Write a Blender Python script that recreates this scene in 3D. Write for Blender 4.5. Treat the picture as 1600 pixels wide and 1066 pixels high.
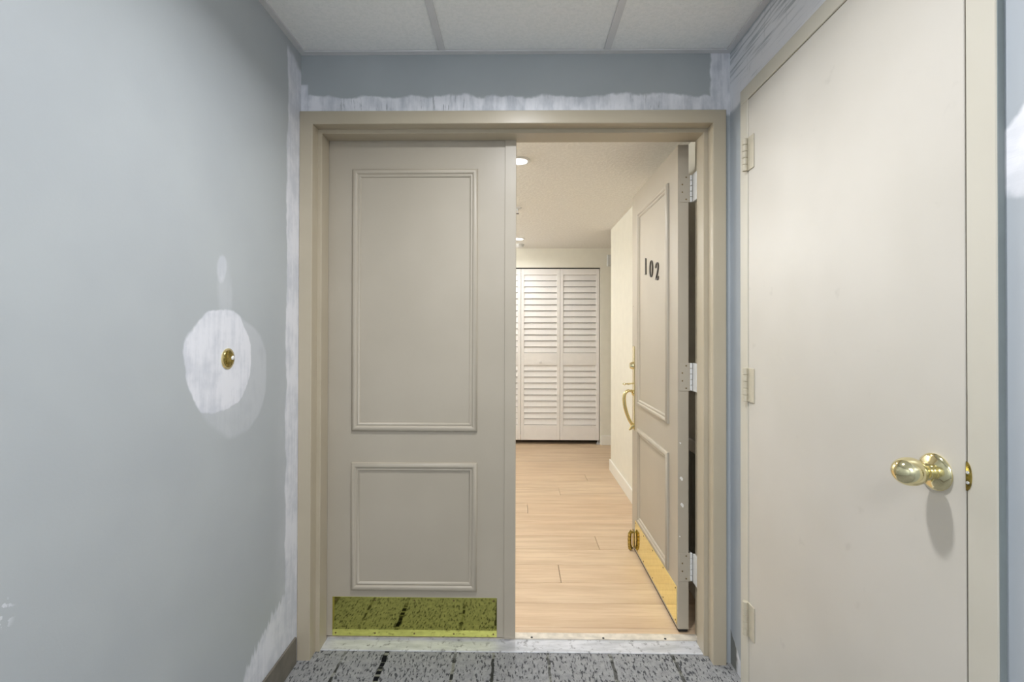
import bpy, bmesh, math, random
from mathutils import Matrix, Vector

for o in list(bpy.data.objects):
    bpy.data.objects.remove(o, do_unlink=True)
SC = bpy.context.scene
COL = SC.collection
random.seed(7)

# ------------------------------------------------------------------ camera
cam_d = bpy.data.cameras.new('camera')
cam_d.sensor_width = 36.0
cam_d.lens = 714.4 * 36.0 / 1600.0
cam_d.shift_y = -18.94 / 1600.0
cam_d.clip_start = 0.02
cam = bpy.data.objects.new('camera', cam_d)
COL.objects.link(cam)
_yaw, _pit, _rol = .0124, .0067, .0024
_f = Vector((-math.sin(_yaw), math.cos(_yaw), 0)); _r = Vector((math.cos(_yaw), math.sin(_yaw), 0)); _u = Vector((0, 0, 1))
_f2 = _f * math.cos(_pit) + _u * math.sin(_pit); _u2 = _u * math.cos(_pit) - _f * math.sin(_pit)
_r3 = _r * math.cos(_rol) + _u2 * math.sin(_rol); _u3 = _u2 * math.cos(_rol) - _r * math.sin(_rol)
_m = Matrix((_r3, _u3, -_f2)).transposed().to_4x4()
_m.translation = (0, -.0124, 1.2492)
cam.matrix_world = _m
SC.camera = cam

# ------------------------------------------------------------------ world, exposure, lamp powers
world = bpy.data.worlds.new('world'); SC.world = world
world.use_nodes = True
world.node_tree.nodes['Background'].inputs[0].default_value = (.8, .88, 1, 1)
world.node_tree.nodes['Background'].inputs[1].default_value = 0.05
SC.view_settings.view_transform = 'Standard'
SC.view_settings.look = 'None'
SC.view_settings.gamma = 1.0
SC.view_settings.use_curve_mapping = False
SC.view_settings.exposure = 0.0
CORRIDOR_W, CORRIDOR_C = 16.0, (.98, .985, 1.0)
FILL_PANEL_W = 36.0
HALL_W, HALL_C = (6.0, 4.5), (.96, .98, 1.0)
FILL_GLOBE_W = (19.0, 24.0)

# ------------------------------------------------------------------ helpers
def lin(r, g, b):
    f = lambda c: (c / 255 / 12.92) if c / 255 <= .04045 else ((c / 255 + .055) / 1.055) ** 2.4
    return (f(r), f(g), f(b), 1.0)

class NT:
    """small node-graph writer"""
    def __init__(s, name):
        s.mat = bpy.data.materials.new(name); s.mat.use_nodes = True
        s.t = s.mat.node_tree; s.n = s.t.nodes; s.l = s.t.links
        s.b = s.n['Principled BSDF']
    def _in(s, sock, v):
        if hasattr(v, 'is_output'): s.l.new(v, sock)
        else: sock.default_value = v
    def m(s, op, a, b=None, c=None):
        n = s.n.new('ShaderNodeMath'); n.operation = op
        for i, v in enumerate((a, b, c)):
            if v is not None: s._in(n.inputs[i], v)
        return n.outputs[0]
    def add(s, a, b): return s.m('ADD', a, b)
    def sub(s, a, b): return s.m('SUBTRACT', a, b)
    def mul(s, a, b): return s.m('MULTIPLY', a, b)
    def mx(s, a, b): return s.m('MAXIMUM', a, b)
    def mn(s, a, b): return s.m('MINIMUM', a, b)
    def inv(s, a): return s.m('SUBTRACT', 1.0, a)
    def coord(s, kind='Object'):
        return s.n.new('ShaderNodeTexCoord').outputs[kind]
    def xyz(s, v):
        n = s.n.new('ShaderNodeSeparateXYZ'); s.l.new(v, n.inputs[0]); return n.outputs[0], n.outputs[1], n.outputs[2]
    def vec(s, x, y, z):
        n = s.n.new('ShaderNodeCombineXYZ')
        for i, v in enumerate((x, y, z)): s._in(n.inputs[i], v)
        return n.outputs[0]
    def scale(s, v, sx, sy, sz):
        n = s.n.new('ShaderNodeVectorMath'); n.operation = 'MULTIPLY'
        s.l.new(v, n.inputs[0]); n.inputs[1].default_value = (sx, sy, sz); return n.outputs[0]
    def noise(s, v, sc, det=3, rough=.5):
        n = s.n.new('ShaderNodeTexNoise'); s.l.new(v, n.inputs['Vector'])
        n.inputs['Scale'].default_value = sc; n.inputs['Detail'].default_value = det; n.inputs['Roughness'].default_value = rough
        return n.outputs['Fac']
    def st(s, x, a, b):
        """smoothstep from 0 at a to 1 at b"""
        n = s.n.new('ShaderNodeMapRange'); n.interpolation_type = 'SMOOTHSTEP'
        s._in(n.inputs['Value'], x)
        flip = a > b
        lo, hi = (b, a) if flip else (a, b)
        n.inputs['From Min'].default_value = lo; n.inputs['From Max'].default_value = hi
        n.inputs['To Min'].default_value = 1.0 if flip else 0.0; n.inputs['To Max'].default_value = 0.0 if flip else 1.0
        return n.outputs[0]
    def mix(s, f, a, b):
        n = s.n.new('ShaderNodeMix'); n.data_type = 'RGBA'
        s._in(n.inputs[0], f); s._in(n.inputs[6], a); s._in(n.inputs[7], b)
        return n.outputs[2]
    def bump(s, h, strength=.3, dist=.002):
        n = s.n.new('ShaderNodeBump'); n.inputs['Strength'].default_value = strength; n.inputs['Distance'].default_value = dist
        s.l.new(h, n.inputs['Height']); s.l.new(n.outputs[0], s.b.inputs['Normal'])
    def set(s, color=None, rough=None, metal=None, spec=None):
        for k, v in (('Base Color', color), ('Roughness', rough), ('Metallic', metal), ('Specular IOR Level', spec)):
            if v is not None: s._in(s.b.inputs[k], v)
        return s.mat

def simple(name, col, rough=.5, metal=0.0, var=.04, sc=14.0, bump=0.0, bsc=200.0):
    """plain painted or metal surface with a little mottling"""
    t = NT(name); v = t.coord()
    n = t.noise(v, sc, 4)
    f = t.st(n, .3, .7)
    a = tuple(c * (1 - var) for c in col[:3]) + (1,); b = tuple(min(1, c * (1 + var)) for c in col[:3]) + (1,)
    t.set(t.mix(f, a, b), rough, metal)
    if bump: t.bump(t.noise(v, bsc, 3), bump, .001)
    return t.mat

def emit(name, col, s):
    t = NT(name)
    t.b.inputs['Base Color'].default_value = (.9, .9, .9, 1)
    t.b.inputs['Emission Color'].default_value = col + (1,); t.b.inputs['Emission Strength'].default_value = s
    return t.mat

# mesh builders ------------------------------------------------------------
def new(): return bmesh.new()
def box(bm, x0, x1, y0, y1, z0, z1, bev=0.0, seg=1):
    r = bmesh.ops.create_cube(bm, size=1.0)
    vs = r['verts']
    for v in vs:
        v.co = Vector(((x0 + x1) / 2 + v.co.x * (x1 - x0), (y0 + y1) / 2 + v.co.y * (y1 - y0), (z0 + z1) / 2 + v.co.z * (z1 - z0)))
    if bev:
        es = {e for v in vs for e in v.link_edges}
        bmesh.ops.bevel(bm, geom=list(es), offset=bev, segments=seg, affect='EDGES', profile=.5)
    return bm
def bxm(*a, **k): return box(new(), *a, **k)
def lathe(bm, prof, c, ax, n=32):
    """prof: (distance along ax, radius); c: start point"""
    ax = Vector(ax).normalized(); u = ax.orthogonal().normalized(); w = ax.cross(u); c = Vector(c)
    rings = []
    for d, r in prof:
        if r < 1e-6: rings.append([bm.verts.new(c + ax * d)])
        else: rings.append([bm.verts.new(c + ax * d + (u * math.cos(2 * math.pi * i / n) + w * math.sin(2 * math.pi * i / n)) * r) for i in range(n)])
    for a, b in zip(rings, rings[1:]):
        for i in range(n):
            j = (i + 1) % n
            if len(a) == 1 and len(b) == 1: continue
            if len(a) == 1: bm.faces.new((a[0], b[i], b[j]))
            elif len(b) == 1: bm.faces.new((a[i], b[0], a[j]))
            else: bm.faces.new((a[i], b[i], b[j], a[j]))
    for r in (rings[0], rings[-1]):
        if len(r) > 1: bm.faces.new(r)
    return bm
def tube(bm, pts, rad, n=12, flat=1.0):
    pts = [Vector(p) for p in pts]; rings = []
    for i, p in enumerate(pts):
        d = (pts[min(i + 1, len(pts) - 1)] - pts[max(i - 1, 0)]).normalized()
        u = Vector((0, 1, 0)); u = (u - d * u.dot(d))
        if u.length < .1: u = d.orthogonal()
        u.normalize(); w = d.cross(u); r = rad[i] if isinstance(rad, (list, tuple)) else rad
        rings.append([bm.verts.new(p + (u * math.cos(2 * math.pi * k / n) * flat + w * math.sin(2 * math.pi * k / n)) * r) for k in range(n)])
    for a, b in zip(rings, rings[1:]):
        for i in range(n):
            j = (i + 1) % n; bm.faces.new((a[i], a[j], b[j], b[i]))
    bm.faces.new(rings[0]); bm.faces.new(rings[-1])
    return bm
def rect_moulding(bm, prof, x0, x1, z0, z1, y, sgn=-1):
    """mitred picture-frame moulding lying on plane y, raised towards sgn*y; prof: (inset, height)"""
    loops = []
    for d, h in prof:
        loops.append([bm.verts.new((x, y + sgn * h, z)) for x, z in ((x0 + d, z0 + d), (x1 - d, z0 + d), (x1 - d, z1 - d), (x0 + d, z1 - d))])
    for a, b in zip(loops, loops[1:]):
        for i in range(4):
            j = (i + 1) % 4; bm.faces.new((a[i], a[j], b[j], b[i]))
    return bm
def stroke(bm, pts, wid, h, n_out):
    """ribbon of varying width in the x-z plane, extruded from y=0 to y=-h"""
    L, R = [], []
    for i, p in enumerate(pts):
        a = pts[max(i - 1, 0)]; b = pts[min(i + 1, len(pts) - 1)]
        d = Vector((b[0] - a[0], b[1] - a[1])).normalized(); nx = Vector((-d.y, d.x)) * wid[i] / 2
        L.append((p[0] + nx.x, p[1] + nx.y)); R.append((p[0] - nx.x, p[1] - nx.y))
    def ring(i): return [bm.verts.new(c) for c in ((L[i][0], 0, L[i][1]), (L[i][0], -h, L[i][1]), (R[i][0], -h, R[i][1]), (R[i][0], 0, R[i][1]))]
    rs = [ring(i) for i in range(len(pts))]
    for a, b in zip(rs, rs[1:]):
        for i in range(4):
            j = (i + 1) % 4; bm.faces.new((a[i], a[j], b[j], b[i]))
    bm.faces.new(rs[0]); bm.faces.new(rs[-1])
    return bm

def mesh_of(bm, name, mat, smooth=None):
    bmesh.ops.recalc_face_normals(bm, faces=bm.faces)
    me = bpy.data.meshes.new(name); bm.to_mesh(me); bm.free()
    if smooth is not None:
        me.polygons.foreach_set('use_smooth', [True] * len(me.polygons)); me.set_sharp_from_angle(angle=math.radians(smooth))
    me.materials.append(mat)
    return me
def obj(name, bm, mat, parent=None, smooth=None, local=False):
    """one mesh object; with a parent its coordinates are the world's unless local"""
    me = mesh_of(bm, name, mat, smooth)
    o = bpy.data.objects.new(name, me); COL.objects.link(o)
    if parent is not None:
        o.parent = parent
        if not local:
            base = Vector(parent['_base']) if '_base' in parent else Vector((0, 0, 0))
            me.transform(Matrix.Translation(-base)); 
            o['_base'] = list(base)
    return o
def tag(o, label=None, cat=None, group=None, kind=None):
    for k, v in (('label', label), ('category', cat), ('group', group), ('kind', kind)):
        if v: o[k] = v
    return o
def thing(name, loc, label, cat, group=None, kind=None, rz=0.0):
    o = bpy.data.objects.new(name, None); COL.objects.link(o)
    o.location = loc; o.rotation_euler.z = rz; o['_base'] = list(loc); o.empty_display_size = .05
    return tag(o, label, cat, group, kind)
def inst(name, me, loc, parent, scale=None):
    o = bpy.data.objects.new(name, me); COL.objects.link(o); o.parent = parent
    base = Vector(parent['_base']) if '_base' in parent else Vector((0, 0, 0))
    o.location = Vector(loc) - base
    if scale: o.scale = scale
    return o

# ------------------------------------------------------------------ key dimensions (metres)
XL, XR = -.8365, .8077            # corridor walls
YF = 1.734                        # corridor face of the front wall
YB = -1.926                       # far end of the corridor behind the camera
ZC = 2.317                        # corridor ceiling
FX0, FX1 = XL, XL + 1.624         # double door frame, outer
FZ = 2.093                        # frame top
FY = 1.721                        # frame face
LEAF_Y = 1.841                    # corridor face of the closed leaf
YI = 1.886                        # hall face of the front wall
HX = .845                         # hall right wall
HZ = 2.18                         # hall ceiling
YE = 5.07                         # far wall of the hall
HLX = -1.30                       # hall left wall
YC = 4.14                         # outer corner of the hall right wall
AX = 1.95                         # right end of the far alcove

# ------------------------------------------------------------------ materials
def wall_paint_base(t, v):
    n = t.noise(v, 3, 3)
    return t.mix(t.st(n, .3, .7), lin(175, 181, 185), lin(181, 187, 190))
WHITE_A, WHITE_B = lin(206, 210, 219), lin(229, 231, 238)

def mat_wall_left():
    t = NT('grey_wall_paint_patched_left'); v = t.coord(); x, y, z = t.xyz(v)
    base = wall_paint_base(t, v)
    n8 = t.sub(t.noise(v, 14, 3), .5); n3 = t.sub(t.noise(v, 6, 2), .5)
    streak = t.noise(t.scale(v, 1, 60, 7), 1.0, 4, .6)
    def dist(cy, cz, sy=1.0, sz=1.0):
        dy = t.mul(t.sub(y, cy), sy); dz = t.mul(t.sub(z, cz), sz)
        return t.m('SQRT', t.add(t.mul(dy, dy), t.mul(dz, dz)))
    d1 = t.add(dist(1.268, 1.162, 1.02, 1.0), t.add(t.mul(n8, .035), t.mul(n3, .05)))
    p1 = t.st(d1, .152, .143)
    halo = t.mul(t.st(t.add(dist(1.335, 1.115), t.mul(n3, .06)), .178, .163), .28)
    smear = t.mul(t.st(t.add(dist(1.27, 1.425, 1.0, .55), t.mul(n8, .03)), .026, .016), .62)
    smear2 = t.mul(t.st(t.add(dist(1.285, 1.36, 1.0, .35), t.mul(n8, .03)), .04, .02), .22)
    edge = t.add(t.add(1.632, t.mul(n3, .05)), t.mul(n8, .02))
    strip = t.mul(t.st(t.sub(y, edge), -.006, .006), t.st(t.add(z, t.mul(n8, .15)), 2.285, 2.235))
    soft = t.mul(t.mul(t.st(t.sub(y, edge), -.10, .0), t.st(z, 1.9, .2)), .25)
    # filler rising from the skirting
    hgt = t.add(.13, t.mul(t.st(y, 1.25, 1.66), .18))
    low = t.mul(t.st(t.add(t.sub(z, hgt), t.add(t.mul(t.sub(streak, .5), .12), t.mul(n3, .06))), .012, -.012), t.st(y, .9, 1.2))
    sc = t.mul(t.mul(t.st(dist(.722, .785, 1.2, .8), .030, .012), t.st(t.noise(v, 90, 2), .56, .62)), .6)
    mask = t.mx(t.mx(t.mx(p1, strip), t.mx(halo, t.mx(smear, smear2))), t.mx(t.mx(low, soft), sc))
    blotch = t.noise(v, 9, 4, .6)
    white = t.mix(t.st(t.add(t.mul(streak, .35), t.mul(blotch, .65)), .38, .60), WHITE_A, WHITE_B)
    t.set(t.mix(mask, base, white), .42)
    t.bump(t.add(t.mul(t.noise(v, 160, 2), .25), t.mul(mask, t.add(.4, t.mul(streak, .8)))), .25, .002)
    return t.mat

def mat_wall_front():
    t = NT('grey_wall_paint_patched_front'); v = t.coord(); x, y, z = t.xyz(v)
    n = t.noise(v, 3, 3)
    base = t.mix(t.st(n, .3, .7), lin(172, 178, 181), lin(178, 184, 187))
    n8 = t.sub(t.noise(v, 9, 3), .5); n20 = t.sub(t.noise(v, 26, 3), .5)
    streak = t.noise(t.scale(v, 55, 1, 6), 1.0, 4, .6)
    drag = t.noise(t.scale(v, 130, 1, 14), 1.0, 3, .6)
    band = t.st(t.add(t.sub(z, 2.152), t.add(t.mul(n8, .055), t.mul(n20, .02))), .006, -.006)
    left = t.mul(t.st(x, -.808, -.812), t.st(z, 2.205, 2.195))
    right = t.mul(t.st(t.add(x, t.mul(n20, .02)), .728, .738), t.st(z, 2.07, 2.085))
    mask = t.mul(t.mx(band, t.mx(left, right)), t.st(z, 2.07, 2.085))
    drop = t.mul(t.mul(t.st(drag, .58, .68), t.st(t.noise(v, 5, 2), .48, .60)), .7)
    fat = t.st(t.add(z, t.mul(n20, .03)), 2.108, 2.098)
    cloud = t.noise(t.scale(v, 12, 1, 7), 1.0, 4, .6)
    white = t.mix(t.st(t.add(t.mul(streak, .35), t.mul(cloud, .65)), .36, .60), lin(200, 204, 212), lin(240, 241, 247))
    white = t.mix(t.mul(drop, t.inv(fat)), white, lin(150, 155, 160))
    t.set(t.mix(mask, base, white), .45)
    t.bump(t.add(t.mul(t.noise(v, 160, 2), .2), t.mul(mask, t.add(streak, t.mul(drag, .6)))), .35, .002)
    return t.mat

def mat_wall_right():
    t = NT('grey_wall_paint_patched_right'); v = t.coord(); x, y, z = t.xyz(v)
    base = t.mix(t.st(t.noise(v, 3, 3), .3, .7), lin(172, 179, 186), lin(178, 184, 190))
    n8 = t.sub(t.noise(v, 10, 3), .5); n20 = t.sub(t.noise(v, 26, 3), .5)
    streak = t.noise(t.scale(v, 1, 5, 90), 1.0, 4, .6)
    vst = t.noise(t.scale(v, 1, 60, 8), 1.0, 4, .6)
    up = t.mul(t.st(t.add(z, t.mul(n8, .04)), 2.075, 2.095), t.st(t.add(z, t.mul(n20, .02)), 2.312, 2.300))
    # patch beside the near jamb
    zt = t.add(1.595, t.mul(t.sub(.745, y), .9))
    zb = t.add(1.475, t.mul(t.sub(.745, y), -.15))
    pat = t.mul(t.mul(t.st(t.add(t.sub(z, zt), t.mul(n20, .03)), .008, -.008), t.st(t.add(t.sub(z, zb), t.mul(n20, .03)), -.01, .01)), t.st(y, .80, .742))
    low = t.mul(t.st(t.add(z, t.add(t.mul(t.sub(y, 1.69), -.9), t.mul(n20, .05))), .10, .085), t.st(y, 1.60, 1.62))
    mask = t.mx(t.mx(up, pat), low)
    white = t.mix(t.st(t.add(streak, t.mul(t.st(z, 2.26, 2.14), .16)), .36, .58), lin(180, 185, 191), lin(238, 239, 244))
    white = t.mix(t.mul(t.st(vst, .6, .70), .35), white, lin(178, 183, 188))
    white = t.mix(t.mx(pat, low), white, t.mix(t.st(n8, -.1, .1), lin(222, 224, 230), lin(240, 240, 245)))
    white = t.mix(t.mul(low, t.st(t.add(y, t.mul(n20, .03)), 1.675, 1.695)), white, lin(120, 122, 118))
    t.set(t.mix(mask, base, white), .42)
    t.bump(t.add(t.mul(t.noise(v, 160, 2), .2), t.mul(mask, streak)), .3, .002)
    return t.mat

def mat_carpet():
    t = NT('grey_flecked_carpet'); v = t.coord(); x, y, z = t.xyz(v)
    fib = t.noise(t.scale(v, 1, .6, 1), 420, 2)
    base = t.mix(t.st(t.noise(v, 45, 4), .3, .7), lin(128, 130, 133), lin(152, 153, 154))
    base = t.mix(t.mul(t.st(fib, .35, .65), .35), base, lin(176, 174, 170))
    fl = t.noise(t.scale(v, 120, 42, 1), 1.0, 3, .65)
    dens = t.mul(t.sub(t.noise(t.scale(v, 9, 3, 1), 1.0, 2), .5), .16)
    fleck = t.st(t.add(fl, dens), .545, .59)
    col = t.mix(t.mul(fleck, .85), base, lin(58, 60, 64))
    wob = t.mul(t.sub(t.noise(v, 30, 2), .5), .012)
    for k, (xc, w, amt) in enumerate(((-.506, .0085, 1), (-.238, .006, .9), (-.091, .005, .8), (-.668, .0045, .8), (.12, .005, .55), (.36, .006, .6), (.60, .006, .6))):
        line = t.st(t.m('ABSOLUTE', t.add(t.sub(x, xc), wob)), w * 1.25, w * .85)
        seq = t.noise(t.vec(k * 7.3, t.mul(y, 32.0), k * 3.1), 1.0, 1)
        dash = t.st(seq, .46, .50)
        act = t.st(t.noise(t.vec(k * 3.3 + 9, t.mul(y, 3.0), 0.5), 1.0, 1), .36, .44)
        col = t.mix(t.mul(t.mul(line, act), .5 * amt), col, lin(112, 112, 84))
        col = t.mix(t.mul(t.mul(line, dash), t.mul(act, amt)), col, lin(20, 21, 25))
    # occasional cross thread
    yl = t.st(t.m('ABSOLUTE', t.sub(t.m('FRACT', t.mul(y, 2.0)), .42)), .009, .006)
    yl = t.mul(yl, t.mul(t.st(y, 1.55, 1.54), t.st(t.noise(t.vec(t.mul(x, 2.5), t.mul(y, 2.0), 3), 1.0, 1), .52, .56)))
    col = t.mix(t.mul(yl, .7), col, lin(50, 52, 52))
    t.set(col, .95, spec=.1)
    t.bump(t.add(fib, t.mul(fleck, -.5)), .6, .003)
    return t.mat

def mat_wood():
    t = NT('pale_oak_plank'); v = t.coord('Object')
    oi = t.n.new('ShaderNodeObjectInfo'); rnd = oi.outputs['Random']
    off = t.vec(t.mul(rnd, 37.0), t.mul(rnd, 91.0), 0.0)
    add = t.n.new('ShaderNodeVectorMath'); add.operation = 'ADD'; t.l.new(v, add.inputs[0]); t.l.new(off, add.inputs[1]); p = add.outputs[0]
    g1 = t.noise(t.scale(p, 1.6, 16, 1), 1.0, 5, .6)
    g2 = t.noise(t.scale(p, 4, 90, 1), 1.0, 3, .6)
    kn = t.noise(t.scale(p, 3.0, 9, 1), 1.0, 2)
    c = t.mix(t.st(g1, .3, .7), lin(194, 168, 138), lin(218, 195, 165))
    c = t.mix(t.mul(t.st(g2, .45, .7), .28), c, lin(176, 142, 110))
    c = t.mix(t.mul(t.st(kn, .70, .78), .5), c, lin(140, 108, 82))
    c = t.mix(t.mul(rnd, .30), c, lin(204, 172, 138))
    t.set(c, .42)
    t.bump(g2, .08, .001)
    return t.mat

def mat_tile():
    t = NT('mineral_ceiling_tile'); v = t.coord()
    a = t.noise(v, 330, 3, .7); b = t.noise(v, 90, 3)
    pit = t.st(a, .62, .70)
    c = t.mix(t.st(b, .35, .65), lin(243, 245, 244), lin(249, 250, 249))
    t.set(t.mix(t.mul(pit, .45), c, lin(168, 170, 168)), .9, spec=.1)
    t.bump(t.sub(b, t.mul(pit, 1.0)), .5, .002)
    return t.mat

def mat_hall_ceiling():
    t = NT('knockdown_ceiling_paint'); v = t.coord()
    n = t.noise(v, 55, 4, .6)
    t.set(t.mix(t.st(n, .4, .6), lin(233, 230, 224), lin(240, 237, 231)), .8)
    t.bump(t.st(n, .45, .6), .35, .003)
    return t.mat

def mat_threshold():
    t = NT('worn_aluminium'); v = t.coord()
    a = t.noise(t.scale(v, 6, 30, 1), 1.0, 4, .6); b = t.noise(v, 40, 4, .7)
    c = t.mix(t.st(a, .3, .7), lin(182, 184, 188), lin(214, 215, 219))
    c = t.mix(t.mul(t.st(b, .54, .7), .75), c, lin(112, 112, 114))
    t.set(c, t.add(.38, t.mul(b, .3)), .25)
    return t.mat

def mat_door_paint(name, c1, c2, rough=.38, smudge=0.0):
    t = NT(name); v = t.coord()
    n = t.noise(v, 2.5, 3)
    c = t.mix(t.st(n, .3, .7), c1, c2)
    if smudge:
        m = t.mul(t.st(t.noise(v, 13, 3, .6), .66, .78), smudge)
        c = t.mix(m, c, tuple(k * .72 for k in c1[:3]) + (1,))
    t.set(c, rough)
    t.bump(t.noise(t.scale(v, 60, 60, 18), 1.0, 3), .05, .001)
    return t.mat

M = {}
M['wl'] = mat_wall_left(); M['wf'] = mat_wall_front(); M['wr'] = mat_wall_right()
M['wb'] = simple('grey_wall_paint', lin(178, 184, 188), .45, var=.03, bump=.1)
M['carpet'] = mat_carpet(); M['wood'] = mat_wood(); M['tile'] = mat_tile(); M['hc'] = mat_hall_ceiling()
M['thr'] = mat_threshold()
M['tbar'] = simple('white_enamel_tee_bar', lin(220, 220, 221), .4, var=.02)
M['cream'] = simple('cream_wall_paint', lin(234, 230, 216), .6, var=.015, bump=.12, bsc=120)
M['trimw'] = simple('white_trim_paint', lin(242, 239, 230), .35, var=.01)
M['bifold'] = simple('white_louvre_paint', lin(238, 234, 230), .4, var=.012)
M['taupe'] = mat_door_paint('taupe_door_paint', lin(176, 167, 151), lin(182, 173, 157))
M['frame'] = mat_door_paint('tan_frame_paint', lin(182, 171, 149), lin(188, 177, 156), .34)
M['beige'] = mat_door_paint('beige_flush_door_paint', lin(203, 198, 188), lin(209, 204, 195), .4, .25)
M['beigef'] = mat_door_paint('beige_jamb_paint', lin(202, 197, 183), lin(207, 202, 189), .4)
M['hinge'] = simple('beige_painted_steel', lin(196, 188, 168), .4, var=.04, sc=60)
M['brass'] = simple('polished_brass', (.84, .72, .38, 1), .07, 1.0, var=.04, sc=30)
M['plate'] = simple('golden_brass_plate', (.98, .87, .40, 1), .07, 1.0, var=.05, sc=40)
M['plate2'] = simple('olive_brass_plate', (.70, .70, .20, 1), .05, 1.0, var=.06, sc=40)
M['pbrass'] = simple('pale_brass', (.86, .78, .48, 1), .10, 1.0, var=.04, sc=30)
M['abrass'] = simple('tarnished_brass', (.42, .33, .10, 1), .18, 1.0, var=.5, sc=90)
M['steel'] = simple('brushed_steel', lin(220, 222, 226), .35, .6, var=.04, sc=60)
M['bronze'] = simple('dark_bronze', lin(46, 36, 24), .45, .1, var=.2, sc=120)
M['dark'] = simple('dark_rubber', lin(30, 28, 26), .7, var=.1)
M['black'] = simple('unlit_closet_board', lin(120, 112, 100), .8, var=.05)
M['cove'] = simple('taupe_vinyl_cove', lin(112, 107, 98), .5, var=.12, sc=20)
M['plastic'] = simple('white_plastic', lin(232, 232, 230), .35, var=.01)
M['greyp'] = simple('pale_grey_plastic', lin(205, 206, 204), .4, var=.02)
M['screw'] = simple('screw_metal', lin(120, 104, 70), .4, .6, var=.2, sc=200)
M['lens'] = emit('downlight_lens', (1.0, .95, .86), 9.0)
M['lensc'] = emit('downlight_lens_cool', (.95, .98, 1.0), 9.0)

# ------------------------------------------------------------------ the setting: corridor
S = 'structure'
tag(obj('floor', bxm(XL - .12, XR + .12, YB - .1, 1.776, -.06, 0), M['carpet']), 'grey flecked carpet with dark dashed threads in the corridor', 'floor', kind=S)
tag(obj('wall_left', bxm(XL - .12, XL, YB - .1, YI, 0, ZC + .12), M['wl']), 'grey corridor wall with white filler patch around a doorbell', 'wall', kind=S)
bm = new()
box(bm, XL, XR + .12, YF, YI, 2.07, ZC + .12)
box(bm, FX1 - .012, XR + .12, YF, YI, 0, 2.07)
box(bm, HLX - .1, XL - .12, YF + .03, YI, 0, ZC + .12)
tag(obj('wall_front', bm, M['wf']), 'grey wall strip with brushed white filler above the double door', 'wall', kind=S)
RD0, RD1 = .812, 1.576            # slab of the side door, along y
bm = new()
box(bm, XR, XR + .12, YB - .1, RD0 - .04, 0, ZC + .12)
box(bm, XR, XR + .12, RD1 + .04, YF, 0, ZC + .12)
box(bm, XR, XR + .12, RD0 - .04, RD1 + .04, 2.095, ZC + .12)
tag(obj('wall_right', bm, M['wr']), 'blue-grey corridor wall with white filler around the flush side door', 'wall', kind=S)
tag(obj('wall_back', bxm(XL, XR, YB - .1, YB, 0, ZC + .12), M['wb']), 'plain grey wall closing the corridor', 'wall', kind=S)
tag(obj('baseboard_left', bxm(XL, XL + .008, YB, 1.706, 0, .1, bev=.002), M['cove']), 'taupe vinyl cove skirting at the foot of the patched wall', 'skirting', kind=S)
tag(obj('baseboard_right', bxm(XR - .008, XR, YB, .752, 0, .1, bev=.002), M['cove']), 'taupe vinyl cove skirting beside the flush side door', 'skirting', kind=S)

ceil = thing('ceiling', (0, 0, ZC), 'suspended corridor ceiling of white mineral tiles in tee bars', 'ceiling', kind=S)
TX = (XL, -.290, .336, XR); TY = (1.734, .514, -.706, YB)
for i in range(3):
    for j in range(3):
        obj('ceiling_tile', bxm(TX[i] + .004, TX[i + 1] - .004, TY[j + 1] + .004, TY[j] - .004, ZC + .004, ZC + .02), M['tile'], ceil)
for x in TX[1:3]:
    obj('tee_bar', bxm(x - .0125, x + .0125, YB, YF, ZC - .001, ZC + .0035, bev=.0006), M['tbar'], ceil)
for y in TY[1:3]:
    for i in range(3):
        obj('cross_tee', bxm(TX[i] + .014, TX[i + 1] - .014, y - .0125, y + .0125, ZC - .0005, ZC + .0035, bev=.0006), M['tbar'], ceil)
obj('wall_angle', bxm(XL, XL + .022, YB, YF, ZC - .003, ZC + .003), M['tbar'], ceil)
obj('wall_angle', bxm(XR - .022, XR, YB, YF, ZC - .003, ZC + .003), M['tbar'], ceil)
obj('wall_angle', bxm(XL + .022, XR - .022, YF - .022, YF, ZC - .003, ZC + .003), M['tbar'], ceil)
obj('backing', bxm(XL - .12, XR + .12, YB, YF, ZC + .05, ZC + .06), M['tbar'], ceil)

def downlight(name, x, y, z, r, watts, colr, lens, label, group=None):
    t = thing(name, (x, y, z), label, 'ceiling light', group)
    obj('trim_ring', lathe(new(), [(0, r), (.004, r), (.007, r * .93), (.007, r * .74), (.003, r * .70), (0, r * .70)], (x, y, z), (0, 0, -1), 40), M['plastic'], t, 40)
    obj('lens', lathe(new(), [(0.0, r * .69), (.0035, r * .69), (.005, r * .5), (.0055, 0)], (x, y, z), (0, 0, -1), 32), lens, t, 40)
    d = bpy.data.lights.new('downlight_lamp', 'AREA'); d.shape = 'DISK'; d.size = r * 1.35; d.spread = math.radians(157); d.energy = watts; d.color = colr
    o = bpy.data.objects.new('downlight_lamp', d); COL.objects.link(o); o.parent = t; o.location = (0, 0, -.009)
    return t
downlight('ceiling_downlight', .022, .97, ZC + .004, .085, CORRIDOR_W, CORRIDOR_C, M['lensc'], 'round white downlight in a tile of the corridor ceiling')
tr = thing('fill_panel_light', (.023, -1.316, ZC), 'flat rectangular panel light added as unseen fill in the corridor tee bars', 'ceiling light')  # unseen panel behind the camera, added for soft corridor fill
for a in ((-.278, -.258, -1.91, -.72), (.304, .324, -1.91, -.72), (-.258, .304, -1.91, -1.89), (-.258, .304, -.74, -.72)):
    obj('frame', bxm(*a, ZC - .004, ZC + .003, bev=.001), M['tbar'], tr)
obj('diffuser', bxm(-.258, .304, -1.89, -.74, ZC - .001, ZC + .003), emit('fill_panel_diffuser', (.95, .98, 1.0), 4.0), tr)
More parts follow.
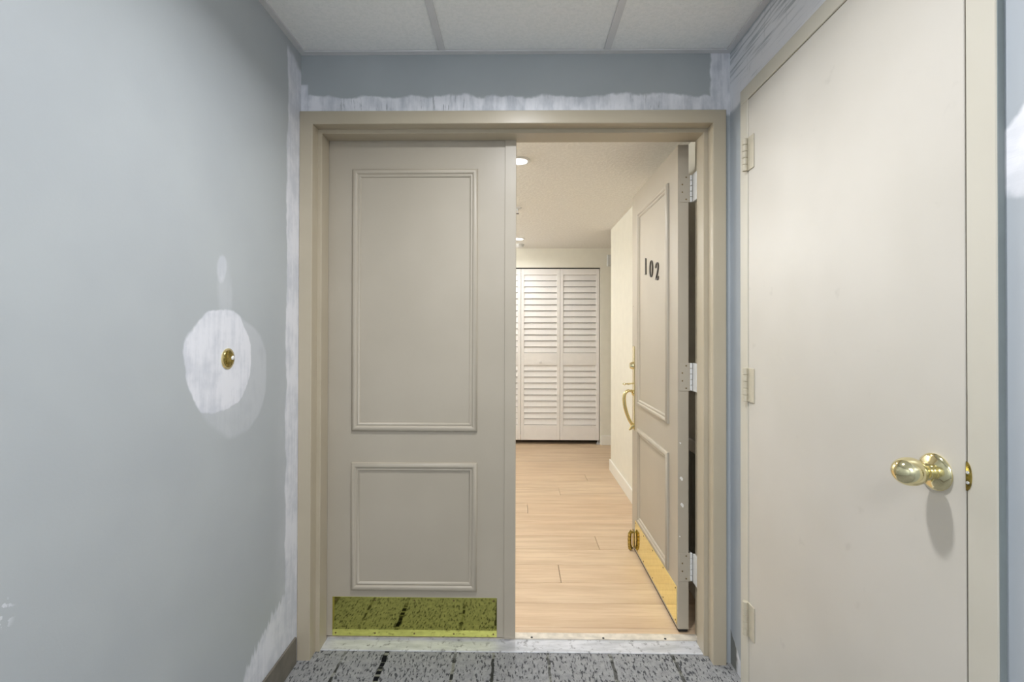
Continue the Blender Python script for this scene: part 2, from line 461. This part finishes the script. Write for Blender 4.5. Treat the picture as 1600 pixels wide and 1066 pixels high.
_d = bpy.data.lights.new('fill_panel_lamp', 'AREA'); _d.shape = 'RECTANGLE'; _d.size = .54; _d.size_y = 1.12; _d.energy = FILL_PANEL_W; _d.color = CORRIDOR_C
_o = bpy.data.objects.new('fill_panel_lamp', _d); COL.objects.link(_o); _o.parent = tr; _o.location = (0, 0, -.008)

# ------------------------------------------------------------------ the setting: hall of the flat
bm = new()
box(bm, HX, HX + .1, YI, YC, 0, HZ + .1)
box(bm, HX + .1, AX + .1, YC - .1, YC, 0, HZ + .1)
tag(obj('wall_hall_right', bm, M['cream']), 'cream hall wall behind the open door, ending in an outer corner', 'wall', kind=S)
tag(obj('wall_hall_left', bxm(HLX - .1, HLX, YI, YE, 0, HZ + .1), M['cream']), 'cream hall wall behind the closed leaf', 'wall', kind=S)
tag(obj('wall_alcove', bxm(AX, AX + .1, YC, YE, 0, HZ + .1), M['cream']), 'cream wall at the end of the far alcove', 'wall', kind=S)
CX0, CX1, CZ = -.850, .916, 1.966
bm = new()
box(bm, HLX - .1, CX0, YE, YE + .12, 0, HZ + .1)
box(bm, CX1, AX + .1, YE, YE + .12, 0, HZ + .1)
box(bm, CX0, CX1, YE, YE + .12, CZ, HZ + .1)
tag(obj('wall_far', bm, M['cream']), 'cream end wall around the louvred closet', 'wall', kind=S)
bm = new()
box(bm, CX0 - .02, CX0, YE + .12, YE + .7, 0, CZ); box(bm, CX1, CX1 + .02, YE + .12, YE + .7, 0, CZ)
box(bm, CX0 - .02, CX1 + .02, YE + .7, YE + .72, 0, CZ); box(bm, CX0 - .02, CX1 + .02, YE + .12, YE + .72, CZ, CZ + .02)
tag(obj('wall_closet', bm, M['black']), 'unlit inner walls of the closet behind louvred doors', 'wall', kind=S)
tag(obj('ceiling_hall', bxm(HLX - .1, AX + .1, YI, YE + .1, HZ, HZ + .06), M['hc']), 'white textured plaster ceiling of the hall', 'ceiling', kind=S)
fl = thing('floor_hall', (0, 1.895, 0), 'pale oak plank floor of the hall', 'floor', kind=S)
obj('subfloor', bxm(HLX - .1, AX + .1, 1.776, YE + .72, -.06, -.012), M['dark'], fl)
rows = [1.895] + [1.931 + .1737 * k for k in range(0, 22)]
known = {3: .220, 5: .474, 8: .073, 10: .331, 12: .590}
cache = {}
for k in range(len(rows) - 1):
    y0, y1 = rows[k], rows[k + 1]
    if y0 > YE + .5: break
    xr = HX if y1 < YC + .1 else AX
    j = known.get(k, random.uniform(-.34, -.05))
    xs = [j + 1.22 * q for q in range(-3, 4)]
    xs = [HLX] + [x for x in xs if HLX + .05 < x < xr - .05] + [xr]
    for a, b in zip(xs, xs[1:]):
        o = obj('plank', bxm(-(b - a) / 2 + .0011, (b - a) / 2 - .0011, -(y1 - y0) / 2 + .0011, (y1 - y0) / 2 - .0011, -.012, 0, bev=.0016), M['wood'], fl, local=True)
        o.location = ((a + b) / 2, (y0 + y1) / 2 - 1.895, 0)
bm = new()
box(bm, HX - .013, HX, YI, YC + .013, 0, .100, bev=.003)
box(bm, HX, AX, YC, YC + .013, 0, .100, bev=.003)
tag(obj('baseboard_hall_right', bm, M['trimw']), 'white skirting running along the cream hall wall', 'skirting', kind=S)
tag(obj('baseboard_far', bxm(CX1 + .006, AX, YE - .014, YE, 0, .105, bev=.003), M['trimw']), 'white skirting beside the louvred closet', 'skirting', kind=S)
tag(obj('baseboard_hall_left', bxm(HLX, HLX + .013, YI, YE - .0, 0, .1, bev=.003), M['trimw']), 'white skirting at the hall wall behind the closed leaf', 'skirting', kind=S)

# ------------------------------------------------------------------ double door frame (mitred, double rabbet)
fr = thing('trim_1', ((FX0 + FX1) / 2, FY, 0), 'tan steel frame around the double door', 'door frame', kind=S)
prof = [(0, YF), (0, FY + .002), (.002, FY), (.048, FY), (.050, FY + .002), (.050, FY + .049), (.0645, FY + .049), (.066, FY + .051),
        (.066, LEAF_Y - .004), (.0645, LEAF_Y - .003), (.050, LEAF_Y - .003), (.050, YI + .011), (.048, YI + .013), (.002, YI + .013), (0, YI + .011), (0, YI), (.018, YI), (.018, YF)]
def jamb(left):
    bm = new(); A, B = [], []
    for d, y in prof:
        x = FX0 + d if left else FX1 - d
        A.append(bm.verts.new((x, y, 0))); B.append(bm.verts.new((x, y, FZ - d)))
    for i in range(len(prof)):
        j = (i + 1) % len(prof); bm.faces.new((A[i], A[j], B[j], B[i]))
    bm.faces.new(A); return bm
obj('jamb', jamb(True), M['frame'], fr); obj('jamb', jamb(False), M['frame'], fr)
bm = new(); A, B = [], []
for d, y in prof:
    A.append(bm.verts.new((FX0 + d, y, FZ - d))); B.append(bm.verts.new((FX1 - d, y, FZ - d)))
for i in range(len(prof)):
    j = (i + 1) % len(prof); bm.faces.new((A[i], A[j], B[j], B[i]))
obj('head', bm, M['frame'], fr)

th = thing('trim_2', (0, 1.84, 0), 'worn aluminium threshold under the double door', 'threshold', kind=S)
bm = new()
P = [(1.776, 0), (1.776, .0020), (1.779, .0035), (1.836, .0055), (1.846, .0055), (1.846, 0)]
def ext_x(bm, P, x0, x1):
    a = [bm.verts.new((x0, y, z)) for y, z in P]; b = [bm.verts.new((x1, y, z)) for y, z in P]
    for i in range(len(P)):
        j = (i + 1) % len(P); bm.faces.new((a[i], a[j], b[j], b[i]))
    bm.faces.new(a); bm.faces.new(b); return bm
obj('saddle', ext_x(bm, P, FX0 + .0665, FX1 - .0665), M['thr'], th)
M['strip'] = simple('pale_worn_strip', lin(212, 204, 190), .5, var=.15, sc=30)
o = obj('inner_strip', ext_x(new(), [(1.846, 0), (1.846, .009), (1.860, .008), (1.862, .006), (1.880, .006), (1.894, .002), (1.894, 0)], FX0 + .0505, FX1 - .0505), M['strip'], th)
scr = mesh_of(lathe(new(), [(0, .005), (.0012, .0045), (.0016, 0)], (0, 0, 0), (0, 0, 1), 12), 'screw', M['dark'], 40)
for x in (-.6, -.3, .06, .35, .60): inst('screw', scr, (x, 1.853, .0085), th)

# ------------------------------------------------------------------ the two panelled leaves
LW, LT, LZ0, LZ1 = .757, .045, .0155, 2.034
MP = [(0, 0), (.0, .006), (.003, .010), (.009, .0135), (.015, .0135), (.019, .0105), (.0215, .0065), (.025, .0065), (.0275, .0085), (.030, .007), (.034, .0)]
def leaf(name, label, loc, s, rz):
    """s=+1: x runs from the hinge towards +x, face at y=0 looking to -y"""
    t = thing(name, loc, label, 'door', kind=S, rz=rz)
    X = lambda a, b: (min(s * a, s * b), max(s * a, s * b))
    b = box(new(), *X(0, LW), 0, LT, LZ0, LZ1, bev=.0012)
    obj('leaf', b, M['taupe'], t, local=True)
    for z0, z1 in ((.846, 1.910), (.203, .719)):
        obj('panel_moulding', rect_moulding(new(), MP, *X(.111, .621), z0, z1, 0), M['taupe'], t, 50, local=True)
    return t, X
d1, X = leaf('door_1', 'closed taupe double-door leaf with two moulded panels and an olive-brass kick plate', (-.7835, LEAF_Y, 0), 1, 0)
obj('astragal', bxm(.7305, .7765, -.006, 0, LZ0, LZ1 - .004, bev=.0015), M['taupe'], d1, local=True)
def kick(t, X, a, b, z0, z1, mat):
    k = obj('kick_plate', box(new(), *X(a, b), -.0015, 0, z0, z1, bev=.0006), mat, t, local=True)
    k['label'] = 'brass kick plate'
    sm = mesh_of(lathe(new(), [(0, .0036), (.001, .0032), (.0014, 0)], (0, 0, 0), (0, -1, 0), 10), 'screw', M['screw'], 40)
    for i in range(5):
        for z in (z0 + .012, z1 - .012):
            x = a + .014 + (b - a - .028) * i / 4
            x0, x1 = X(x, x)
            o = bpy.data.objects.new('screw', sm); COL.objects.link(o); o.parent = k; o.location = (x0, -.0015, z)
    return k
kick(d1, X, .035, .702, .0165, .174, M['plate2'])
# hinge barrels of the closed leaf on the hall side
def barrel(bm, x, y, z0, z1, r=.006):
    return lathe(bm, [(0, r * .6), (.002, r), (z1 - z0 - .002, r), (z1 - z0, r * .6)], (x, y, z0), (0, 0, 1), 16)
HZS = ((1.793, 1.908), (1.005, 1.122), (.215, .332))
for z0, z1 in HZS:
    obj('hinge', barrel(new(), -.001, LT + .006, z0, z1), M['steel'], d1, 40, local=True)

# open leaf: pivot on the hall side of the right jamb
d2, X = leaf('door_2', 'open taupe double-door leaf with number 102 and a golden brass kick plate', (.668, 1.903, 0), -1, math.radians(-90.0))
# local frame of the open leaf: -x runs into the hall, -y looks to the left of the corridor
kick(d2, X, .012, .690, .028, .186, M['plate'])
for z0, z1 in HZS:
    h = obj('hinge', bxm(-.0005, .0022, .006, .050, z0, z1, bev=.0004), M['taupe'], d2, local=True)
    sm = mesh_of(lathe(new(), [(0, .0034), (.0009, .0030), (.0012, 0)], (0, 0, 0), (1, 0, 0), 10), 'screw', M['screw'], 40)
    for yy, f in ((.034, .10), (.018, .36), (.018, .64), (.034, .90)):
        o = bpy.data.objects.new('screw', sm); COL.objects.link(o); o.parent = h; o.location = (.0022, yy, z0 + (z1 - z0) * f)
    for q in range(5):
        a = z0 + (z1 - z0) * q / 5; bq = z0 + (z1 - z0) * (q + 1) / 5
        kn = obj('knuckle', barrel(new(), -.004, .056, a + .0004, bq - .0004, .0062), M['plastic'], h, 40, local=True)
obj('door_sweep', box(new(), *X(.002, LW - .002), .003, LT - .003, .003, LZ0, bev=.003), M['dark'], d2, local=True)
# numerals
def num(pts, wid, x, z, name):
    # pts are in the leaf's face plane, x growing to the reader's right
    o = obj(name, stroke(new(), pts, wid, .005, 0), M['bronze'], d2, local=True)
    o.location = (x, 0, z); return o
HN = .084
one = [(0, -HN / 2), (0, -HN / 2 + .004), (0, -HN / 2 + .0041), (0, HN / 2 - .010), (0, HN / 2 - .004), (-.004, HN / 2)]
num(one, [.022, .018, .011, .011, .010, .005], -.470, 1.592, 'numeral')
ang = [math.radians(90 - 360 * i / 32) for i in range(33)]
num([(.021 * math.cos(a), .040 * math.sin(a)) for a in ang], [.003 + .0095 * abs(math.cos(a)) for a in ang], -.373, 1.566, 'numeral.001')
two = [(-.018, .020), (-.0195, .026), (-.017, .033), (-.010, .039), (-.001, .041), (.009, .039), (.016, .032), (.018, .022), (.015, .010), (.007, -.004), (-.004, -.017), (-.014, -.029), (-.019, -.036),
       (-.012, -.034), (-.004, -.034), (.004, -.037), (.011, -.038), (.017, -.033), (.020, -.024)]
tw = [.014, .012, .008, .007, .007, .009, .012, .013, .013, .012, .011, .010, .007, .007, .010, .011, .010, .009, .006]
num(two, [w * .85 for w in tw], -.278, 1.540, 'numeral.002')
# handle set near the free edge
hx = -.719
hs = obj('lock_plate', bxm(hx - .020, hx + .020, -.004, 0, .690, 1.170, bev=.002), M['pbrass'], d2, local=True)
hs['label'] = 'long brass lock plate with pull handle'
obj('lock_cylinder', lathe(new(), [(0, .022), (.006, .022), (.014, .018), (.020, .016), (.021, .009), (.019, 0)], (hx, -.004, 1.058), (0, -1, 0), 28), M['pbrass'], hs, 35, local=True)
bm = new(); th_pts = [(hx, -.002, .958), (hx, -.018, .956), (hx, -.034, .950), (hx, -.050, .948), (hx, -.062, .956)]
tube(bm, th_pts, [.008, .007, .010, .012, .006], 10, 1.3)
for v in bm.verts: v.co.z = .953 + (v.co.z - .953) * .45
obj('thumb_latch', bm, M['pbrass'], hs, 50, local=True)
ctrl = [(-.003, .905), (-.020, .913), (-.040, .910), (-.053, .893), (-.056, .862), (-.051, .822), (-.041, .784), (-.028, .750), (-.014, .724), (-.004, .712)]
gp = []
for i in range(len(ctrl) - 1):
    p0, p1, p2, p3 = (Vector(ctrl[max(0, min(len(ctrl) - 1, i + q))]) for q in (-1, 0, 1, 2))
    for u in (0, .25, .5, .75):
        p = .5 * (2 * p1 + (p2 - p0) * u + (2 * p0 - 5 * p1 + 4 * p2 - p3) * u * u + (3 * p1 - p0 - 3 * p2 + p3) * u ** 3)
        gp.append((hx, p.x, p.y))
gp.append((hx,) + ctrl[-1])
gr = obj('pull_grip', tube(new(), gp, [.0078 + .0022 * math.sin(math.pi * i / (len(gp) - 1)) for i in range(len(gp))], 14), M['brass'], hs, 60, local=True)
obj('grip_foot', tube(new(), [(hx, -.002, .716), (hx, -.012, .706), (hx, -.020, .694), (hx, -.028, .688)], [.012, .011, .007, .003], 12), M['brass'], hs, 60, local=True)
obj('grip_rose', lathe(new(), [(0, .018), (.004, .017), (.009, .010), (.010, 0)], (hx, -.003, .902), (0, -1, 0), 20), M['brass'], hs, 35, local=True)
# flip-down holder at the foot
fx = -.716
k = obj('door_holder', bxm(fx - .018, fx + .018, -.006, 0, .020, .118, bev=.004), M['abrass'], d2, local=True)
bm = tube(new(), [(fx, -.006, .104), (fx, -.016, .112), (fx, -.024, .098), (fx, -.026, .066), (fx, -.025, .034), (fx, -.021, .016), (fx, -.014, .009)], [.006, .006, .0065, .0065, .0065, .008, .008], 10, 1.6)
obj('holder_arm', bm, M['abrass'], k, 50, local=True)
obj('edge_screw', lathe(new(), [(0, .003), (.001, .0025), (.0012, 0)], (-.735, 0, 1.40), (0, -1, 0), 10), M['screw'], d2, 40, local=True)
chip = simple('bare_primer_chip', lin(235, 232, 226), .6, var=.02)
for xx, zz, w, hgt in ((.010, .788, .007, .008), (.015, .640, .012, .018), (.018, .530, .012, .020), (.008, .400, .006, .006)):
    b = lathe(new(), [(0, .5), (.0006, .48), (.0008, 0)], (0, 0, 0), (1, 0, 0), 9)
    for v in b.verts: v.co.y *= w * (1 + .3 * math.sin(9 * v.co.z)); v.co.z *= hgt; v.co.x *= .6; v.co.y += v.co.z * -.3
    o = obj('paint_chip', b, chip, d2, local=True); o.location = (0, xx, zz)

# jamb plates of the open leaf's hinges, fixed to the frame
for z0, z1 in HZS:
    obj('hinge_plate', bxm(.7275, .7372, LEAF_Y + .012, YI + .0115, z0, z1, bev=.0006), M['plastic'], fr)

# ------------------------------------------------------------------ flush side door in the right wall
FXF = XR - .012                    # face plane
fr3 = thing('trim_3', (FXF, (RD0 + RD1) / 2, 0), 'beige steel frame around the flush side door', 'door frame', kind=S)
def side_member(y0, y1, z0, z1):
    return bxm(FXF, XR + .08, y0, y1, z0, z1, bev=.002)
obj('jamb', side_member(.756, RD0 - .003, 0, 2.060), M['beigef'], fr3)
obj('jamb', side_member(RD1 + .003, 1.632, 0, 2.060), M['beigef'], fr3)
obj('head', side_member(.756, 1.632, 2.060, 2.112), M['beigef'], fr3)
obj('jamb_return', bxm(FXF + .0015, XR, .7548, .7562, 0, 2.110), simple('dark_grey_edge', lin(132, 140, 140), .5), fr3)  # thin strip on the near jamb return, darker grey than the frame
obj('stop', bxm(FXF + .048, XR + .08, RD0 - .003, RD1 + .003, 0, 2.06), M['dark'], fr3)
bm = new()
lathe(bm, [(0, .5), (.0012, .5), (.0016, .4), (.0016, 0)], (0, 0, 0), (-1, 0, 0), 24)
for v in bm.verts: v.co.y = min(v.co.y, 0.0) * .020; v.co.z *= .052; v.co.x *= 1.0
bmesh.ops.translate(bm, verts=bm.verts, vec=(FXF, RD0 - .003, .996))
sp = obj('strike_plate', bm, M['abrass'], fr3)
ssm = mesh_of(lathe(new(), [(0, .003), (.001, .0026), (.0012, 0)], (0, 0, 0), (-1, 0, 0), 10), 'screw', M['steel'], 40)
for z in (.985, 1.003): inst('screw', ssm, (FXF - .0016, RD0 - .0065, z), sp)

d3 = thing('door_3', (FXF + .022, RD1, 0), 'beige flush side door with an egg-shaped brass knob', 'door', kind=S)
obj('leaf', bxm(FXF + .0015, FXF + .046, RD0, RD1, .008, 2.0565, bev=.0012), M['beige'], d3)
for z0, z1 in ((1.808, 1.922), (1.011, 1.127), (.207, .323)):
    h = obj('hinge', bxm(FXF - .0025, FXF + .0015, RD1 - .040, RD1 + .001, z0, z1, bev=.0008), M['hinge'], d3)
    for q in range(5):
        a = z0 + (z1 - z0) * q / 5; b = z0 + (z1 - z0) * (q + 1) / 5
        obj('knuckle', lathe(new(), [(0, .0076), (.0008, .0088), (b - a - .0016, .0088), (b - a - .0008, .0076)], (FXF - .0085, RD1 + .004, a + .0004), (0, 0, 1), 18), M['hinge'], h, 40)
ky, kz = .870, .985
kp = [(0, .0340), (.003, .0350), (.006, .0335), (.009, .028), (.011, .021), (.013, .018)]
kb = obj('knob_rose', lathe(new(), kp + [(.013, 0)], (FXF + .0015, ky, kz), (-1, 0, 0), 48), M['pbrass'], d3, 40)
kprof = [(.011, .015), (.016, .0145), (.019, .0165), (.0205, .0165), (.022, .0145)]
for i in range(15):
    a = math.pi * (.12 + .88 * i / 14)
    kprof.append((.050 - .0295 * math.cos(a), .0268 * math.sin(a) if i < 14 else 0))
kn = obj('knob', lathe(new(), kprof, (FXF + .0015, ky, kz), (-1, 0, 0), 48), M['pbrass'], d3, 50)
kn['label'] = 'egg-shaped polished brass knob'

# ------------------------------------------------------------------ louvred bifold closet doors
PY0, PY1 = YE + .022, YE + .050
edges = [.910, .473, .036, -.401, -.838]
pz0, pz1 = .046, 1.955
sl = new()
# slat cross-section, tilted with its lower edge proud
sec = [(.004, -.0300), (.0, -.0292), (.0135, .0325), (.0175, .0315)]
a = [sl.verts.new((-.5, y, z)) for y, z in sec]; b = [sl.verts.new((.5, y, z)) for y, z in sec]
for i in range(4): sl.faces.new((a[i], a[(i + 1) % 4], b[(i + 1) % 4], b[i]))
sl.faces.new(a); sl.faces.new(b)
slat_me = mesh_of(sl, 'slat', M['bifold'])
bil = ['white louvred closet panel hung at the hall corner side', 'white louvred closet panel with a small round pull beside the cornerside panel',
       'white louvred closet panel with a pull, meeting the other pulled panel', 'white louvred closet panel hung at the side hidden by the closed leaf']
for i in range(4):
    x1, x0 = edges[i] - .0015, edges[i + 1] + .0015
    d = thing('door_%d' % (4 + i), ((x0 + x1) / 2, PY0, 0), bil[i], 'closet door', 'louvred closet panels', kind=S)
    obj('stile', bxm(x0, x0 + .034, PY0, PY1, pz0, pz1, bev=.002), M['bifold'], d)
    obj('stile', bxm(x1 - .034, x1, PY0, PY1, pz0, pz1, bev=.002), M['bifold'], d)
    for z0, z1 in ((1.888, pz1), (.880, 1.016), (pz0, .213)):
        obj('rail', bxm(x0 + .034, x1 - .034, PY0 + .001, PY1 - .001, z0, z1, bev=.0015), M['bifold'], d)
    w = x1 - x0 - .068
    for n, z0, z1 in ((13, 1.016, 1.888), (10, .213, .880)):
        p = (z1 - z0) / n
        for k in range(n):
            inst('slat', slat_me, ((x0 + x1) / 2, PY0 + .0035, z0 + p * (k + .5)), d, (w, 1, p / .067))
    if i in (1, 2):
        xk = (x0 + x1) / 2
        obj('pull_knob', lathe(new(), [(0, .008), (.006, .007), (.010, .010), (.016, .014), (.021, .011), (.023, 0)], (xk, PY0 + .001, .915), (0, -1, 0), 20), M['bifold'], d, 40)
tag(obj('trim_4', bxm(CX0, CX1, YE + .024, YE + .048, CZ - .006, CZ), M['dark']), 'dark track above the louvred closet panels', 'track', kind=S)
pb = thing('floor_pivot', (.905, YE + .030, 0), 'small metal pivot bracket at the foot of the closet panel', 'bracket')
obj('bracket', bxm(.880, .914, YE + .005, YE + .045, 0, .018, bev=.001), M['steel'], pb)
obj('pin', lathe(new(), [(0, .005), (.029, .005)], (.898, YE + .036, .017), (0, 0, 1), 12), M['steel'], pb)

# ------------------------------------------------------------------ things in the hall
downlight('ceiling_downlight', .005, 2.464, HZ, .062, HALL_W[0], HALL_C, M['lens'], 'round recessed downlight in the hall just inside the double door', 'hall downlights')
downlight('ceiling_downlight', .008, 4.541, HZ, .062, HALL_W[1], HALL_C, M['lens'], 'round recessed downlight in the hall in front of the louvred closet', 'hall downlights')
gpr = [(.12 - .08 * math.cos(math.pi * i / 16), .08 * math.sin(math.pi * i / 16) if 0 < i < 16 else 0) for i in range(17)]
for gx, gy, gw, gt in ((-.98, 2.62, FILL_GLOBE_W[0], 'behind the closed leaf'), (-.95, 4.30, FILL_GLOBE_W[1], 'near the louvred closet')):
    gl = thing('fill_globe_light', (gx, gy, HZ), 'opal globe light added as unseen fill in the hall ' + gt, 'ceiling light', 'added hall fill globes')  # globes added out of view to brighten the hall
    obj('canopy', lathe(new(), [(0, .06), (.015, .058), (.022, .03), (.045, .03)], (gx, gy, HZ), (0, 0, -1), 32), M['pbrass'], gl, 40)
    obj('globe', lathe(new(), gpr, (gx, gy, HZ), (0, 0, -1), 28), emit('fill_globe_glow', HALL_C, gw / (4 * math.pi ** 2 * .08 ** 2)), gl, 60)
sp = thing('fire_sprinkler', (-.004, 3.41, HZ), 'small pendent fire sprinkler on the hall ceiling', 'sprinkler')
obj('escutcheon', lathe(new(), [(0, .032), (.004, .030), (.008, .016), (.009, 0)], (-.004, 3.41, HZ), (0, 0, -1), 28), M['plastic'], sp, 40)
obj('frame', lathe(new(), [(.008, .008), (.018, .008), (.020, .006), (.022, .004), (.042, .003), (.043, 0)], (-.004, 3.41, HZ), (0, 0, -1), 16), M['steel'], sp, 40)
obj('deflector', lathe(new(), [(.043, .013), (.0445, .013), (.046, .004), (.047, 0)], (-.004, 3.41, HZ), (0, 0, -1), 16), M['bronze'], sp, 40)
sd = thing('smoke_detector', (.008, 4.86, HZ), 'round white smoke detector on the hall ceiling near the closet', 'detector')
obj('base', lathe(new(), [(0, .060), (.010, .060), (.012, .056)], (.008, 4.86, HZ), (0, 0, -1), 36), M['plastic'], sd, 40)
obj('cover', lathe(new(), [(.011, .052), (.024, .048), (.030, .036), (.032, 0)], (.008, 4.86, HZ), (0, 0, -1), 36), M['plastic'], sd, 40)
ch = thing('door_chime', (1.06, YE, 1.98), 'pale grey chime box high on the end wall beside the closet', 'chime box')
obj('cover', bxm(.992, 1.13, YE - .035, YE - .004, 1.980, 2.103, bev=.004, seg=2), M['greyp'], ch)
obj('back_plate', bxm(.988, 1.134, YE - .005, YE, 1.976, 2.107, bev=.001), M['plastic'], ch)
# return-air grille low on the hall wall behind the open door
gy0, gy1, gz0, gz1 = 2.00, 2.46, .160, .735
g = thing('air_grille', (HX, (gy0 + gy1) / 2, gz0), 'cream return-air grille with upright slats behind the open door', 'air grille')
for args in ((gy0, gy1, gz0, gz0 + .03), (gy0, gy1, gz1 - .06, gz1), (gy0, gy0 + .03, gz0 + .03, gz1 - .06), (gy1 - .03, gy1, gz0 + .03, gz1 - .06)):
    obj('frame', bxm(HX - .010, HX, *args, bev=.002), M['trimw'], g)
obj('backing', bxm(HX - .0012, HX, gy0 + .03, gy1 - .03, gz0 + .03, gz1 - .06), M['dark'], g)
gs = mesh_of(bxm(-.004, .0035, -.0022, .0022, 0, gz1 - gz0 - .09), 'slat', simple('grey_green_slat', lin(178, 174, 156), .5))
n = 28
for k in range(n):
    o = inst('slat', gs, (HX - .005, gy0 + .03 + (gy1 - gy0 - .06) * (k + .5) / n, gz0 + .03), g)
# doorbell on the left wall
db = thing('doorbell', (XL, 1.297, 1.14), 'round tarnished brass doorbell button inside the white filler patch', 'doorbell')
obj('base_ring', lathe(new(), [(0, .0300), (.002, .0300), (.004, .0265), (.004, 0)], (XL, 1.297, 1.170), (1, 0, 0), 36), M['pbrass'], db, 30)
obj('dome', lathe(new(), [(.003, .0255), (.006, .0235), (.008, .017), (.0085, .010), (.0075, .007), (.0075, 0)], (XL, 1.297, 1.170), (1, 0, 0), 36), M['abrass'], db, 50)
obj('button', lathe(new(), [(.004, .0065), (.0085, .0065), (.010, .005), (.0105, 0)], (XL, 1.308, 1.172), (1, 0, 0), 20), M['plastic'], db, 40)

# working notes on objects are not part of the scene
for o in bpy.data.objects:
    if '_base' in o: del o['_base']
